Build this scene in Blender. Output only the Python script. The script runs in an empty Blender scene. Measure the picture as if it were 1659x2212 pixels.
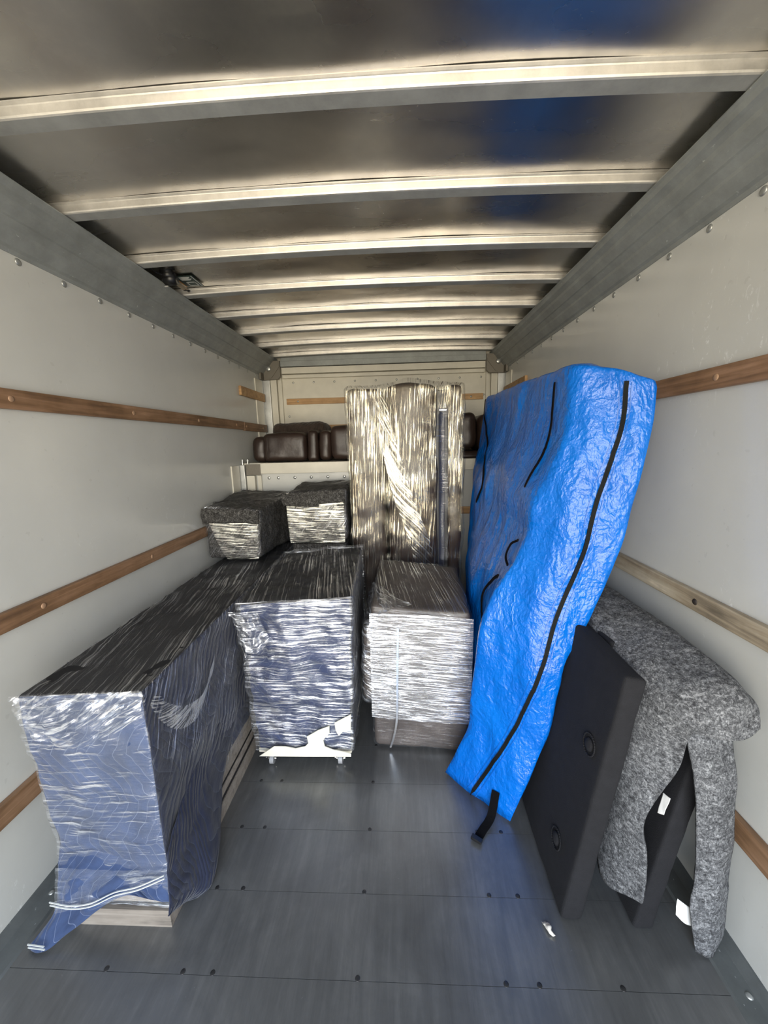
import bpy, bmesh, math, random
from mathutils import Vector, Matrix, noise
from mathutils.bvhtree import BVHTree
random.seed(7)
C = bpy.context.scene
COL = C.collection

# ------------------------------------------------------------------ camera
cd = bpy.data.cameras.new('camera'); cam = bpy.data.objects.new('camera', cd); COL.objects.link(cam)
cd.sensor_fit = 'VERTICAL'; cd.sensor_height = 36.0; cd.lens = 36.0*826.6/2212; cd.clip_start = .02
R_ = Vector((0.99885264, 0.04145519, -0.02397665)); U_ = Vector((0.01633591, 0.17569058, 0.98430989)); F_ = Vector((-0.04501723, 0.98357221, -0.17481179))
m = Matrix((R_, U_, -F_)).transposed().to_4x4(); m.translation = (0.1606, 0, 1.5742)
cam.matrix_world = m
C.camera = cam

# ------------------------------------------------------------------ view, daylight through the open rear of the truck box
C.view_settings.view_transform = 'Standard'; C.view_settings.look = 'None'; C.view_settings.gamma = 1
C.view_settings.exposure = 0.68
W = bpy.data.worlds.new('world'); C.world = W; W.use_nodes = True
nt = W.node_tree; nt.nodes.clear()
def wn(t, **k):
    n = nt.nodes.new(t)
    for a, b in k.items(): setattr(n, a, b)
    return n
tc = wn('ShaderNodeTexCoord'); sp = wn('ShaderNodeSeparateXYZ'); mr = wn('ShaderNodeMapRange'); cr = wn('ShaderNodeValToRGB')
mr.inputs[1].default_value = -1; mr.inputs[2].default_value = 1
bg = wn('ShaderNodeBackground'); ow = wn('ShaderNodeOutputWorld')
nt.links.new(tc.outputs['Generated'], sp.inputs[0]); nt.links.new(sp.outputs[2], mr.inputs[0])
nt.links.new(mr.outputs[0], cr.inputs[0]); nt.links.new(cr.outputs[0], bg.inputs[0]); nt.links.new(bg.outputs[0], ow.inputs[0])
els = cr.color_ramp.elements
els[0].position = 0; els[0].color = (.50, .41, .29, 1)
els[1].position = 1; els[1].color = (.45, .72, 1.25, 1)
for pz, c_ in ((.30, (.62, .53, .39, 1)), (.46, (.95, .84, .64, 1)), (.52, (1.35, 1.28, 1.12, 1)), (.62, (1.15, 1.2, 1.25, 1)), (.78, (.65, .9, 1.25, 1))):
    e = els.new(pz); e.color = c_
bg.inputs[1].default_value = 5.6
pl = bpy.data.lights.new('rear_opening_portal', 'AREA'); pl.shape = 'RECTANGLE'; pl.size = 2.34; pl.size_y = 2.46
pl.cycles.is_portal = True
po = bpy.data.objects.new('rear_opening_portal', pl); COL.objects.link(po)
Y0 = -1.60                                  # rear opening of the box
po.location = (0, Y0-.01, 1.23); po.rotation_euler = (math.radians(90), 0, 0)

# ------------------------------------------------------------------ material helpers
def newmat(name):
    mt = bpy.data.materials.new(name); mt.use_nodes = True
    b = mt.node_tree.nodes['Principled BSDF']
    return mt, mt.node_tree, b
class N:
    def __init__(s, tree): s.t = tree
    def n(s, typ, ins=None, **k):
        nd = s.t.nodes.new(typ)
        for a, b in k.items(): setattr(nd, a, b)
        for a, b in (ins or {}).items():
            if hasattr(b, 'is_linked') or hasattr(b, 'links'): s.t.links.new(b, nd.inputs[a])
            else: nd.inputs[a].default_value = b
        return nd
    def math(s, op, a, b=0.0, c=None, clamp=False):
        nd = s.t.nodes.new('ShaderNodeMath'); nd.operation = op; nd.use_clamp = clamp
        for i, v in enumerate((a, b) if c is None else (a, b, c)):
            if hasattr(v, 'links'): s.t.links.new(v, nd.inputs[i])
            else: nd.inputs[i].default_value = v
        return nd.outputs[0]
    def ramp(s, v, stops, interp='LINEAR'):
        nd = s.t.nodes.new('ShaderNodeValToRGB'); nd.color_ramp.interpolation = interp
        s.t.links.new(v, nd.inputs[0]); e = nd.color_ramp.elements
        e[0].position, e[0].color = stops[0][0], tuple(stops[0][1])+(1,)
        e[1].position, e[1].color = stops[-1][0], tuple(stops[-1][1])+(1,)
        for p_, c_ in stops[1:-1]:
            x = e.new(p_); x.color = tuple(c_)+(1,)
        return nd.outputs[0]
    def mapping(s, src, scale=(1, 1, 1), rot=(0, 0, 0), loc=(0, 0, 0)):
        nd = s.t.nodes.new('ShaderNodeMapping'); s.t.links.new(src, nd.inputs[0])
        nd.inputs['Scale'].default_value = scale; nd.inputs['Rotation'].default_value = rot; nd.inputs['Location'].default_value = loc
        return nd.outputs[0]
    def noise(s, vec, scale, detail=4, rough=.5, dist=0.0):
        nd = s.t.nodes.new('ShaderNodeTexNoise'); s.t.links.new(vec, nd.inputs['Vector'])
        nd.inputs['Scale'].default_value = scale; nd.inputs['Detail'].default_value = detail
        nd.inputs['Roughness'].default_value = rough; nd.inputs['Distortion'].default_value = dist
        return nd.outputs[0]
    def bump(s, h, strength, dist=.01, normal=None):
        nd = s.t.nodes.new('ShaderNodeBump'); s.t.links.new(h, nd.inputs['Height'])
        nd.inputs['Strength'].default_value = strength; nd.inputs['Distance'].default_value = dist
        if normal is not None: s.t.links.new(normal, nd.inputs['Normal'])
        return nd.outputs[0]
    def coord(s, which='Object'):
        return s.t.nodes.new('ShaderNodeTexCoord').outputs[which]
    def mix(s, f, a, b, bt='MIX'):
        nd = s.t.nodes.new('ShaderNodeMix'); nd.data_type = 'RGBA'; nd.blend_type = bt
        for i, v in ((0, f), (6, a), (7, b)):
            if hasattr(v, 'links'): s.t.links.new(v, nd.inputs[i])
            else: nd.inputs[i].default_value = v if i == 0 else tuple(v)+(1,)
        return nd.outputs[2]

def simple(name, col, rough=.5, metal=0.0, spec=.5, bump=0, bscale=50, coat=0, var=.0, vscale=6):
    mt, t, b = newmat(name); g = N(t)
    b.inputs['Base Color'].default_value = tuple(col)+(1,); b.inputs['Roughness'].default_value = rough
    b.inputs['Metallic'].default_value = metal; b.inputs['Specular IOR Level'].default_value = spec; b.inputs['Coat Weight'].default_value = coat
    co = g.coord()
    if var:
        f = g.noise(co, vscale, 6, .6)
        c2 = [c*(1-var) for c in col]; c3 = [min(1, c*(1+var)) for c in col]
        t.links.new(g.ramp(f, [(.3, c2), (.7, c3)]), b.inputs['Base Color'])
    if bump:
        t.links.new(g.bump(g.noise(co, bscale, 5, .6), bump, .004), b.inputs['Normal'])
    return mt

def wall_mat():
    mt, t, b = newmat('glossy_white_panel'); g = N(t); co = g.coord()
    f = g.noise(co, 1.3, 5, .6); sm = g.noise(g.mapping(co, (1, 3, 1)), 9, 6, .7)
    c = g.ramp(f, [(.35, (.54, .545, .525)), (.65, (.60, .605, .58))])
    spk = g.ramp(g.noise(co, 38, 2, .4), [(.735, (0, 0, 0)), (.755, (1, 1, 1))])
    c = g.mix(g.math('MULTIPLY', spk, .15), c, (.3, .29, .27))
    blob = g.ramp(g.noise(co, 1.9, 2, .4), [(.60, (0, 0, 0)), (.66, (1, 1, 1))])
    scr = g.ramp(g.noise(g.mapping(co, (1, 1, .45), (.5, 0, 0)), 26, 6, .75, 2.0), [(.60, (0, 0, 0)), (.66, (1, 1, 1))])
    c = g.mix(g.math('MULTIPLY', g.math('MULTIPLY', blob, scr), .6), c, (.82, .83, .83))
    t.links.new(c, b.inputs['Base Color'])
    rr = g.math('MULTIPLY_ADD', sm, .18, .10); t.links.new(rr, b.inputs['Roughness'])
    wv = g.noise(g.mapping(co, (1, .6, 1.0)), 4.5, 3, .5)
    t.links.new(g.bump(g.noise(co, 60, 4, .6), .06, .004, g.bump(wv, .12, .02)), b.inputs['Normal'])
    b.inputs['Specular IOR Level'].default_value = .55
    return mt
def wood_mat(name, a, c_, axis=1):
    mt, t, b = newmat(name); g = N(t); co = g.coord()
    sc = [40, 40, 40]; sc[axis] = 2.2
    gr = g.noise(g.mapping(co, tuple(sc)), 1.0, 7, .65, .6)
    big = g.noise(g.mapping(co, (3, 3, 3)), 1.5, 4, .6)
    v = g.math('ADD', g.math('MULTIPLY', gr, .6), g.math('MULTIPLY', big, .4))
    col = g.ramp(v, [(.34, [x*.45 for x in a]), (.48, a), (.62, c_), (.70, [min(1, x*1.5) for x in c_])])
    t.links.new(col, b.inputs['Base Color']); b.inputs['Roughness'].default_value = .55
    t.links.new(g.bump(gr, .3, .004), b.inputs['Normal'])
    return mt
def ceiling_mat():
    mt, t, b = newmat('worn_bare_aluminium_sheet'); g = N(t); co = g.coord()
    st = g.noise(g.mapping(co, (1.2, 3, 1)), 1.6, 4, .55, .6)
    t.links.new(g.ramp(g.noise(co, 2.0, 7, .65), [(.3, (.54, .52, .50)), (.52, (.64, .615, .585)), (.72, (.82, .785, .72))]), b.inputs['Base Color'])
    b.inputs['Metallic'].default_value = 1.0
    sc = g.ramp(g.noise(g.mapping(co, (6, 14, 1)), 4.0, 8, .75, 1.5), [(.64, (0, 0, 0)), (.80, (1, 1, 1))])
    t.links.new(g.math('ADD', g.math('MULTIPLY_ADD', st, .14, .205), g.math('MULTIPLY', sc, .10)), b.inputs['Roughness'])
    bw = g.noise(g.mapping(co, (1.0, 2.2, 1)), 1.7, 2, .4)
    t.links.new(g.bump(g.noise(g.mapping(co, (3, 30, 1)), 3, 3, .6), .02, .003, g.bump(bw, .35, .03)), b.inputs['Normal'])
    return mt
def metal_mat(name, col, rough, metal=.9, axis=None, bump=.1, speck=False):
    mt, t, b = newmat(name); g = N(t); co = g.coord()
    f = g.noise(co, 8, 7, .7)
    c = g.ramp(f, [(.32, [x*.78 for x in col]), (.66, [min(1, x*1.1) for x in col])])
    if speck:
        sk = g.ramp(g.noise(g.mapping(co, (1, .6, 1)), 70, 3, .6), [(.70, (0, 0, 0)), (.76, (1, 1, 1))])
        c = g.mix(g.math('MULTIPLY', sk, .7), c, (.62, .64, .64))
    t.links.new(c, b.inputs['Base Color']); b.inputs['Metallic'].default_value = metal
    t.links.new(g.math('MULTIPLY_ADD', f, .2, rough-.1), b.inputs['Roughness'])
    sc = [25, 25, 25]
    if axis is not None: sc[axis] = 1
    t.links.new(g.bump(g.noise(g.mapping(co, tuple(sc)), 2, 4, .6), bump, .002), b.inputs['Normal'])
    return mt
def floor_mat():
    mt, t, b = newmat('worn_dark_grey_floor_boards'); g = N(t); co = g.coord()
    f = g.noise(co, 3.2, 8, .65, .4); s2 = g.noise(g.mapping(co, (30, 3, 1)), 1.2, 6, .7, .5)
    v = g.math('ADD', g.math('MULTIPLY', f, .6), g.math('MULTIPLY', s2, .4))
    c = g.ramp(v, [(.30, (.10, .10, .10)), (.5, (.15, .152, .152)), (.68, (.22, .22, .216))])
    sc = g.ramp(g.noise(g.mapping(co, (10, 10, 1)), 5.0, 3, .5, 2.5), [(.735, (0, 0, 0)), (.76, (1, 1, 1))])
    c = g.mix(g.math('MULTIPLY', sc, .3), c, (.3, .31, .31))
    t.links.new(c, b.inputs['Base Color'])
    t.links.new(g.math('MULTIPLY_ADD', v, .30, .18), b.inputs['Roughness'])
    b.inputs['Metallic'].default_value = .5; b.inputs['Specular IOR Level'].default_value = .9
    t.links.new(g.bump(g.noise(g.mapping(co, (50, 8, 1)), 2, 5, .7), .12, .002), b.inputs['Normal'])
    return mt
def quilt_mat(name, base, line, amt=.30):
    mt, t, b = newmat(name); g = N(t); uv = g.coord('UV')
    sx = g.n('ShaderNodeSeparateXYZ'); wob = g.n('ShaderNodeVectorMath', operation='ADD')
    nz = g.t.nodes.new('ShaderNodeTexNoise'); nz.inputs['Scale'].default_value = 6
    t.links.new(uv, nz.inputs['Vector']); scl = g.n('ShaderNodeVectorMath', operation='SCALE'); scl.inputs['Scale'].default_value = .10
    t.links.new(nz.outputs['Color'], scl.inputs[0]); t.links.new(uv, wob.inputs[0]); t.links.new(scl.outputs[0], wob.inputs[1]); t.links.new(wob.outputs[0], sx.inputs[0])
    tri = g.math('PINGPONG', sx.outputs[1], .16)
    l = g.math('FRACT', g.math('MULTIPLY', g.math('ADD', sx.outputs[0], g.math('MULTIPLY', tri, .7)), 26))
    ln = g.math('LESS_THAN', l, .045)
    f = g.noise(uv, 9, 5, .6)
    c = g.ramp(f, [(.35, [x*.75 for x in base]), (.65, [x*1.25 for x in base])])
    c = g.mix(g.math('MULTIPLY', ln, amt), c, line)
    t.links.new(c, b.inputs['Base Color']); b.inputs['Roughness'].default_value = .8; b.inputs['Specular IOR Level'].default_value = .2
    b.inputs['Sheen Weight'].default_value = .15
    pf = g.math('SINE', g.math('MULTIPLY', l, 3.1416))
    t.links.new(g.bump(g.noise(uv, 400, 2, .5), .1, .001, g.bump(g.math('ADD', pf, g.math('MULTIPLY', f, 3)), .5, .006)), b.inputs['Normal'])
    return mt
def felt_mat(name, dark, mid, light):
    mt, t, b = newmat(name); g = N(t); uv = g.coord('Object')
    v1 = g.noise(uv, 55, 8, .8, 1.0); v2 = g.noise(g.mapping(uv, (.5, .5, 1), (.6, .3, .6)), 110, 4, .7, 1.5)
    v3 = g.noise(g.mapping(uv, (1, 1, .45), (.5, .8, .9)), 100, 4, .7, 2.5)
    v = g.math('ADD', g.math('MULTIPLY', v1, .4), g.math('ADD', g.math('MULTIPLY', v2, .3), g.math('MULTIPLY', v3, .3)))
    c = g.ramp(v, [(.42, dark), (.50, mid), (.57, light), (.64, [min(1, x*1.6) for x in light])])
    t.links.new(c, b.inputs['Base Color']); b.inputs['Roughness'].default_value = .95; b.inputs['Specular IOR Level'].default_value = .1
    t.links.new(g.bump(v, .8, .006), b.inputs['Normal'])
    return mt
def film_mat(name, ang=0.0, dens=.5, tint=(.93, .95, 1.0), haze=.08, sy=60, sx=2.2, rough=.16, lo=.46, hi=.66, base=.10, bs=.6, hz=.0, patchy=.35, wave=.10):
    """clear stretch film: mostly see-through, glossy where it bunches into stretched wrinkles"""
    mt = bpy.data.materials.new(name); mt.use_nodes = True; t = mt.node_tree; t.nodes.clear(); g = N(t); uv = g.coord('UV')
    r = g.mapping(uv, (1, 1, 1), (0, 0, ang))
    wob = g.noise(uv, 2.5, 2, .5)
    off = g.n('ShaderNodeCombineXYZ'); t.links.new(g.math('MULTIPLY', wob, wave), off.inputs[1])
    ad = g.n('ShaderNodeVectorMath', operation='ADD'); t.links.new(r, ad.inputs[0]); t.links.new(off.outputs[0], ad.inputs[1])
    n1 = g.noise(g.mapping(ad.outputs[0], (sx, sy, 1)), 1.0, 5, .62, .2)
    n2 = g.noise(g.mapping(ad.outputs[0], (sx*2.3, sy*2.2, 1), (0, 0, .12)), 1.0, 3, .6, .3)
    big = g.noise(uv, 3.5, 4, .6)
    v = g.math('ADD', g.math('MULTIPLY', n1, .65), g.math('MULTIPLY', n2, .35))
    v = g.math('ADD', v, g.math('MULTIPLY', g.math('SUBTRACT', big, .5), patchy))
    mask = g.n('ShaderNodeMapRange', {'From Min': lo, 'From Max': hi}); t.links.new(v, mask.inputs['Value'])
    fac = g.math('ADD', g.math('MULTIPLY', mask.outputs[0], dens), base, clamp=True)
    nrm = g.bump(n2, bs*.6, .004, g.bump(n1, bs, .012))
    gl = g.n('ShaderNodeBsdfGlossy', {'Color': tuple(tint)+(1,), 'Roughness': rough}); t.links.new(nrm, gl.inputs['Normal'])
    df = g.n('ShaderNodeBsdfDiffuse', {'Color': (.8, .82, .86, 1)}); t.links.new(nrm, df.inputs['Normal'])
    tr = g.n('ShaderNodeBsdfTransparent')
    m1 = g.n('ShaderNodeMixShader', {0: haze*2.2}); t.links.new(gl.outputs[0], m1.inputs[1]); t.links.new(df.outputs[0], m1.inputs[2])
    m2 = g.n('ShaderNodeMixShader'); t.links.new(fac, m2.inputs[0]); t.links.new(tr.outputs[0], m2.inputs[1]); t.links.new(m1.outputs[0], m2.inputs[2])
    m3 = g.n('ShaderNodeMixShader'); t.links.new(g.math('MULTIPLY', g.ramp(g.noise(uv, 5, 5, .65), [(.3, (.4, .4, .4)), (.7, (1.4, 1.4, 1.4))]), hz), m3.inputs[0])
    t.links.new(m2.outputs[0], m3.inputs[1]); t.links.new(df.outputs[0], m3.inputs[2])
    o = g.n('ShaderNodeOutputMaterial'); t.links.new((m3 if hz else m2).outputs[0], o.inputs[0])
    return mt
def tarp_mat():
    mt, t, b = newmat('blue_woven_plastic'); g = N(t); uv = g.coord('UV'); ob = g.coord()
    f = g.noise(ob, 4, 5, .6)
    c = g.ramp(f, [(.3, (.000, .115, .53)), (.7, (.000, .16, .66))])
    t.links.new(c, b.inputs['Base Color'])
    vor = g.t.nodes.new('ShaderNodeTexVoronoi'); vor.feature = 'DISTANCE_TO_EDGE'; vor.inputs['Scale'].default_value = 24
    wn_ = g.t.nodes.new('ShaderNodeTexNoise'); wn_.inputs['Scale'].default_value = 9; wn_.inputs['Detail'].default_value = 5
    t.links.new(ob, wn_.inputs['Vector']); sc = g.n('ShaderNodeVectorMath', operation='SCALE'); sc.inputs['Scale'].default_value = .22
    t.links.new(wn_.outputs['Color'], sc.inputs[0]); ad = g.n('ShaderNodeVectorMath', operation='ADD'); t.links.new(ob, ad.inputs[0]); t.links.new(sc.outputs[0], ad.inputs[1])
    t.links.new(ad.outputs[0], vor.inputs['Vector'])
    v2 = g.t.nodes.new('ShaderNodeTexVoronoi'); v2.feature = 'F1'; v2.inputs['Scale'].default_value = 13; v2.inputs['Detail'].default_value = 2.0; v2.inputs['Roughness'].default_value = .6
    t.links.new(g.mapping(ad.outputs[0], (1.2, 1, .55), (0, .35, .2)), v2.inputs['Vector'])
    n1 = g.noise(g.mapping(ob, (1, 1, .5), (0, .4, 0)), 9, 5, .55, .3); n2 = g.noise(ob, 40, 4, .6)
    rid = g.math('ABSOLUTE', g.math('SUBTRACT', g.noise(g.mapping(ob, (1, 1, .45), (0, .5, 0)), 12, 4, .55, .3), .5))
    h = g.math('ADD', g.math('MULTIPLY', v2.outputs['Distance'], .6), g.math('ADD', g.math('MULTIPLY', n1, .9), g.math('ADD', g.math('MULTIPLY', rid, 1.6), g.math('MULTIPLY', n2, .10))))
    t.links.new(g.bump(h, .36, .03), b.inputs['Normal'])
    b.inputs['Roughness'].default_value = .27; b.inputs['Specular IOR Level'].default_value = .55
    return mt
def leather_mat(name, col):
    mt, t, b = newmat(name); g = N(t); co = g.coord()
    f = g.noise(co, 5, 5, .6)
    t.links.new(g.ramp(f, [(.3, [x*.7 for x in col]), (.7, [x*1.4 for x in col])]), b.inputs['Base Color'])
    b.inputs['Roughness'].default_value = .38
    t.links.new(g.bump(g.noise(co, 180, 3, .6), .25, .002, g.bump(g.noise(co, 9, 3, .5), .4, .012)), b.inputs['Normal'])
    return mt

M = dict(
    wall=wall_mat(), ceil=ceiling_mat(), floor=floor_mat(),
    rail=metal_mat('galvanised_grey_rail', (.30, .32, .315), .5, .25, 1, .25, True),
    bow_under=metal_mat('shaded_bow_underside', (.36, .37, .36), .55, .2, 0, .12),  # greyer copy of the bow metal; shade on the underside put into its colour
    bow=metal_mat('pale_aluminium_bow', (.72, .70, .66), .38, .75, 0, .12),
    cream=simple('cream_painted_metal', (.66, .63, .54), .35, 0, .5, .05, 30, var=.08),
    silver=metal_mat('silver_post', (.55, .56, .55), .4, .6, 2),
    bracket=simple('brown_grey_cast_bracket', (.17, .155, .13), .5, .5, .5, .3, 60),
    rivet=simple('rivet_metal', (.42, .43, .42), .35, .7),
    screw=simple('dark_floor_screw', (.06, .06, .062), .4, .7),
    kick=metal_mat('scuffed_dark_kick_strip', (.13, .14, .14), .45, .35, 1, .3, True),
    wood_brown=wood_mat('brown_hardwood', (.21, .118, .062), (.33, .195, .115)),
    wood_pale=wood_mat('weathered_pale_hardwood', (.33, .27, .19), (.48, .42, .32)),
    wood_tan=wood_mat('tan_plywood', (.42, .24, .10), (.55, .34, .16), 0),
    plinth=wood_mat('grey_brown_laminate', (.25, .215, .18), (.34, .30, .255), 0),
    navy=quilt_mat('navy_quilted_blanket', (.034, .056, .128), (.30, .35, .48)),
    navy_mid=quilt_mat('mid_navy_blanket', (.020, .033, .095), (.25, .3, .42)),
    navy_dark=quilt_mat('shaded_navy_blanket', (.011, .0145, .034), (.06, .08, .12), .3),  # darker copy of the navy for blanket sides; their shade is in the colour
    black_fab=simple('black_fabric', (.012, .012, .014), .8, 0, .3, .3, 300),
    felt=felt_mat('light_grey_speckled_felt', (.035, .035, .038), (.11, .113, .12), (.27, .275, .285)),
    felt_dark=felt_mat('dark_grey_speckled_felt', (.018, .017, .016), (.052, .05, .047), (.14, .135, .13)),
    brown_fab=simple('brown_fabric', (.075, .060, .053), .75, 0, .3, .3, 200, var=.25),
    cream_fab=simple('cream_fabric', (.78, .74, .62), .8, 0, .2, .3, 250, var=.05),
    leather=leather_mat('dark_brown_leather', (.030, .018, .014)),
    char=simple('charcoal_upholstery', (.0135, .0135, .016), .85, 0, .3, .5, 420, var=.15, vscale=30),
    tarp=tarp_mat(), zipper=simple('black_zipper', (.004, .005, .005), .7, 0, .2, .4, 200),
    strap=simple('black_webbing', (.005, .005, .006), .9, 0, .08, .5, 250),
    white=simple('white_label_cloth', (.75, .75, .74), .7), paper=simple('torn_paper', (.6, .56, .5), .8, var=.3, vscale=60),
    chrome=simple('bright_zinc', (.75, .75, .74), .2, 1), wheel=simple('grey_rubber_wheel', (.32, .32, .33), .4),
    black=simple('black_plastic', (.01, .01, .011), .35), white_ink=simple('sticker_white', (.6, .62, .6), .5),
    orange=simple('sticker_orange', (.65, .28, .06), .5), sgreen=simple('sticker_dark_green', (.02, .045, .04), .4),
    film_front=film_mat('clear_film_horizontal_stretch', .06, .85, sy=75, sx=5.0, lo=.49, hi=.60, base=.08, bs=.5, hz=.02, patchy=.16),
    film_mid=film_mat('clear_film_tight_horizontal', .02, .85, sy=100, sx=6, lo=.47, hi=.58, base=.12, haze=.10, bs=.45, hz=.07, patchy=.15, wave=.03),
    film_long=film_mat('clear_film_light_stretch', .03, .7, sy=70, sx=5.0, lo=.525, hi=.62, base=.08, haze=.10, hz=.032, bs=.5, patchy=.22, wave=.04),
    film_clear=film_mat('clear_film_smooth', .03, .4, sy=70, sx=5.0, lo=.56, hi=.66, base=.06, haze=.05, hz=.01, bs=.4, wave=.03),
    film_side=film_mat('clear_film_diagonal_stretch', -.95, .75, sy=130, sx=3.0, lo=.52, hi=.63, base=.04, haze=.04, bs=.45, hz=.004, wave=.012),
    film_top=film_mat('clear_film_lengthwise_stretch', 1.42, .6, sy=130, sx=2.0, lo=.52, hi=.64, base=.045, haze=.05, bs=.45, hz=.012, wave=.012),
    film_tall=film_mat('clear_film_vertical_stretch', 1.62, .85, tint=(1, .93, .74), sy=130, sx=3.5, lo=.515, hi=.60, base=.06, haze=.03, bs=.5, rough=.15, wave=.012),  # yellow gloss tint puts the warm reflected light into the clear film
    film_felt=film_mat('clear_film_over_felt', .05, .8, tint=(1, .98, .86), sy=95, sx=5.0, lo=.49, hi=.58, base=.05, haze=.04, bs=.5, wave=.03),  # warm reflection tinted into this film as well
    film_bunch=film_mat('clear_film_bunched', .5, .9, sy=60, sx=11, lo=.48, hi=.60, base=.08, haze=.08, bs=.45, rough=.12, patchy=.2),
)

# ------------------------------------------------------------------ mesh helpers
def link(name, bm, mats, parent=None, smooth=False, loc=None):
    me = bpy.data.meshes.new(name); bm.normal_update(); bm.to_mesh(me); bm.free()
    o = bpy.data.objects.new(name, me); COL.objects.link(o)
    for m_ in (mats if isinstance(mats, (list, tuple)) else [mats]): me.materials.append(m_)
    if smooth:
        for p_ in me.polygons: p_.use_smooth = True
    if loc is not None: o.location = loc
    if parent is not None: o.parent = parent
    return o
def tag(o, label=None, cat=None, group=None, kind=None):
    if label: o['label'] = label
    if cat: o['category'] = cat
    if group: o['group'] = group
    if kind: o['kind'] = kind
    return o
def empty(name, label, cat, group=None):
    o = bpy.data.objects.new(name, None); COL.objects.link(o); o.empty_display_size = .1
    return tag(o, label, cat, group)
def box(bm, lo, hi, bevel=0, mi=0, seg=2):
    r = bmesh.ops.create_cube(bm, size=1)
    vs = r['verts']
    for v in vs:
        for i in range(3): v.co[i] = (lo[i]+hi[i])/2 + v.co[i]*(hi[i]-lo[i])
    fs = set(f for v in vs for f in v.link_faces)
    for f in fs: f.material_index = mi
    if bevel: bmesh.ops.bevel(bm, geom=list(set(e for v in vs for e in v.link_edges)), offset=bevel, segments=seg, affect='EDGES', profile=.6)
def prism(bm, pts, axis, a, b, mi=0):
    """extrude a closed 2-D outline along an axis from a to b"""
    def mk(q, t):
        v = list(q); v.insert(axis, t); return bm.verts.new(v)
    A = [mk(q, a) for q in pts]; B = [mk(q, b) for q in pts]; n = len(pts)
    fs = [bm.faces.new(A), bm.faces.new(B[::-1])] + [bm.faces.new((A[i], B[i], B[(i+1) % n], A[(i+1) % n])) for i in range(n)]
    for f in fs: f.material_index = mi
    bmesh.ops.recalc_face_normals(bm, faces=fs)
def cyl(bm, p0, p1, r, seg=16, r2=None, mi=0):
    p0, p1 = Vector(p0), Vector(p1); d = p1-p0
    mat = Matrix.Translation((p0+p1)/2) @ d.to_track_quat('Z', 'Y').to_matrix().to_4x4()
    r_ = bmesh.ops.create_cone(bm, cap_ends=True, segments=seg, radius1=r, radius2=r if r2 is None else r2, depth=d.length, matrix=mat)
    for v in r_['verts']:
        for f in v.link_faces: f.material_index = mi
def crom(P, t):
    """Catmull-Rom through a list of vectors, t in 0..1"""
    n = len(P)-1; x = min(max(t, 0), 1)*n; i = min(int(x), n-1); f = x-i
    p1, p2 = P[i], P[i+1]; p0 = P[i-1] if i > 0 else p1*2-p2; p3 = P[i+2] if i+2 <= n else p2*2-p1
    return .5*((2*p1)+(-p0+p2)*f+(2*p0-5*p1+4*p2-p3)*f*f+(-p0+3*p1-3*p2+p3)*f*f*f)
def patch_bm(grid, nu, nv, disp=None, thick=0.0, bm=None):
    """smooth sheet through a grid of control points (rows x columns), optional thickness"""
    G = [[Vector(p) for p in row] for row in grid]
    bm = bm or bmesh.new(); uvl = bm.loops.layers.uv.verify()
    V = []; 
    for j in range(nv+1):
        col = [crom([row[k] for row in G], j/nv) for k in range(len(G[0]))]
        V.append([crom(col, i/nu) for i in range(nu+1)])
    lu = sum((V[nv//2][i+1]-V[nv//2][i]).length for i in range(nu)); lv = sum((V[j+1][nu//2]-V[j][nu//2]).length for j in range(nv))
    def nrm(j, i):
        a = V[j][min(i+1, nu)]-V[j][max(i-1, 0)]; b = V[min(j+1, nv)][i]-V[max(j-1, 0)][i]
        n = a.cross(b); return n.normalized() if n.length > 1e-9 else Vector((0, 0, 1))
    NN = [[nrm(j, i) for i in range(nu+1)] for j in range(nv+1)]
    if disp: V = [[V[j][i]+NN[j][i]*disp(V[j][i], i/nu, j/nv) for i in range(nu+1)] for j in range(nv+1)]
    def sheet(off, flip):
        B = [[bm.verts.new(V[j][i]+NN[j][i]*off) for i in range(nu+1)] for j in range(nv+1)]
        for j in range(nv):
            for i in range(nu):
                q = [B[j][i], B[j][i+1], B[j+1][i+1], B[j+1][i]]; u = [(i, j), (i+1, j), (i+1, j+1), (i, j+1)]
                if flip: q.reverse(); u.reverse()
                f = bm.faces.new(q)
                for l, (a, b) in zip(f.loops, u): l[uvl].uv = (a/nu*lu, b/nv*lv)
        return B
    A = sheet(0 if not thick else thick/2, False)
    if thick:
        B = sheet(-thick/2, True)
        def rim(pa, pb):
            for k in range(len(pa)-1):
                try: bm.faces.new((pa[k+1], pa[k], pb[k], pb[k+1]))
                except ValueError: pass
        rim(A[0], B[0]); rim([r[-1] for r in A], [r[-1] for r in B]); rim(A[-1][::-1], B[-1][::-1]); rim([r[0] for r in A][::-1], [r[0] for r in B][::-1])
    return bm
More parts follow.
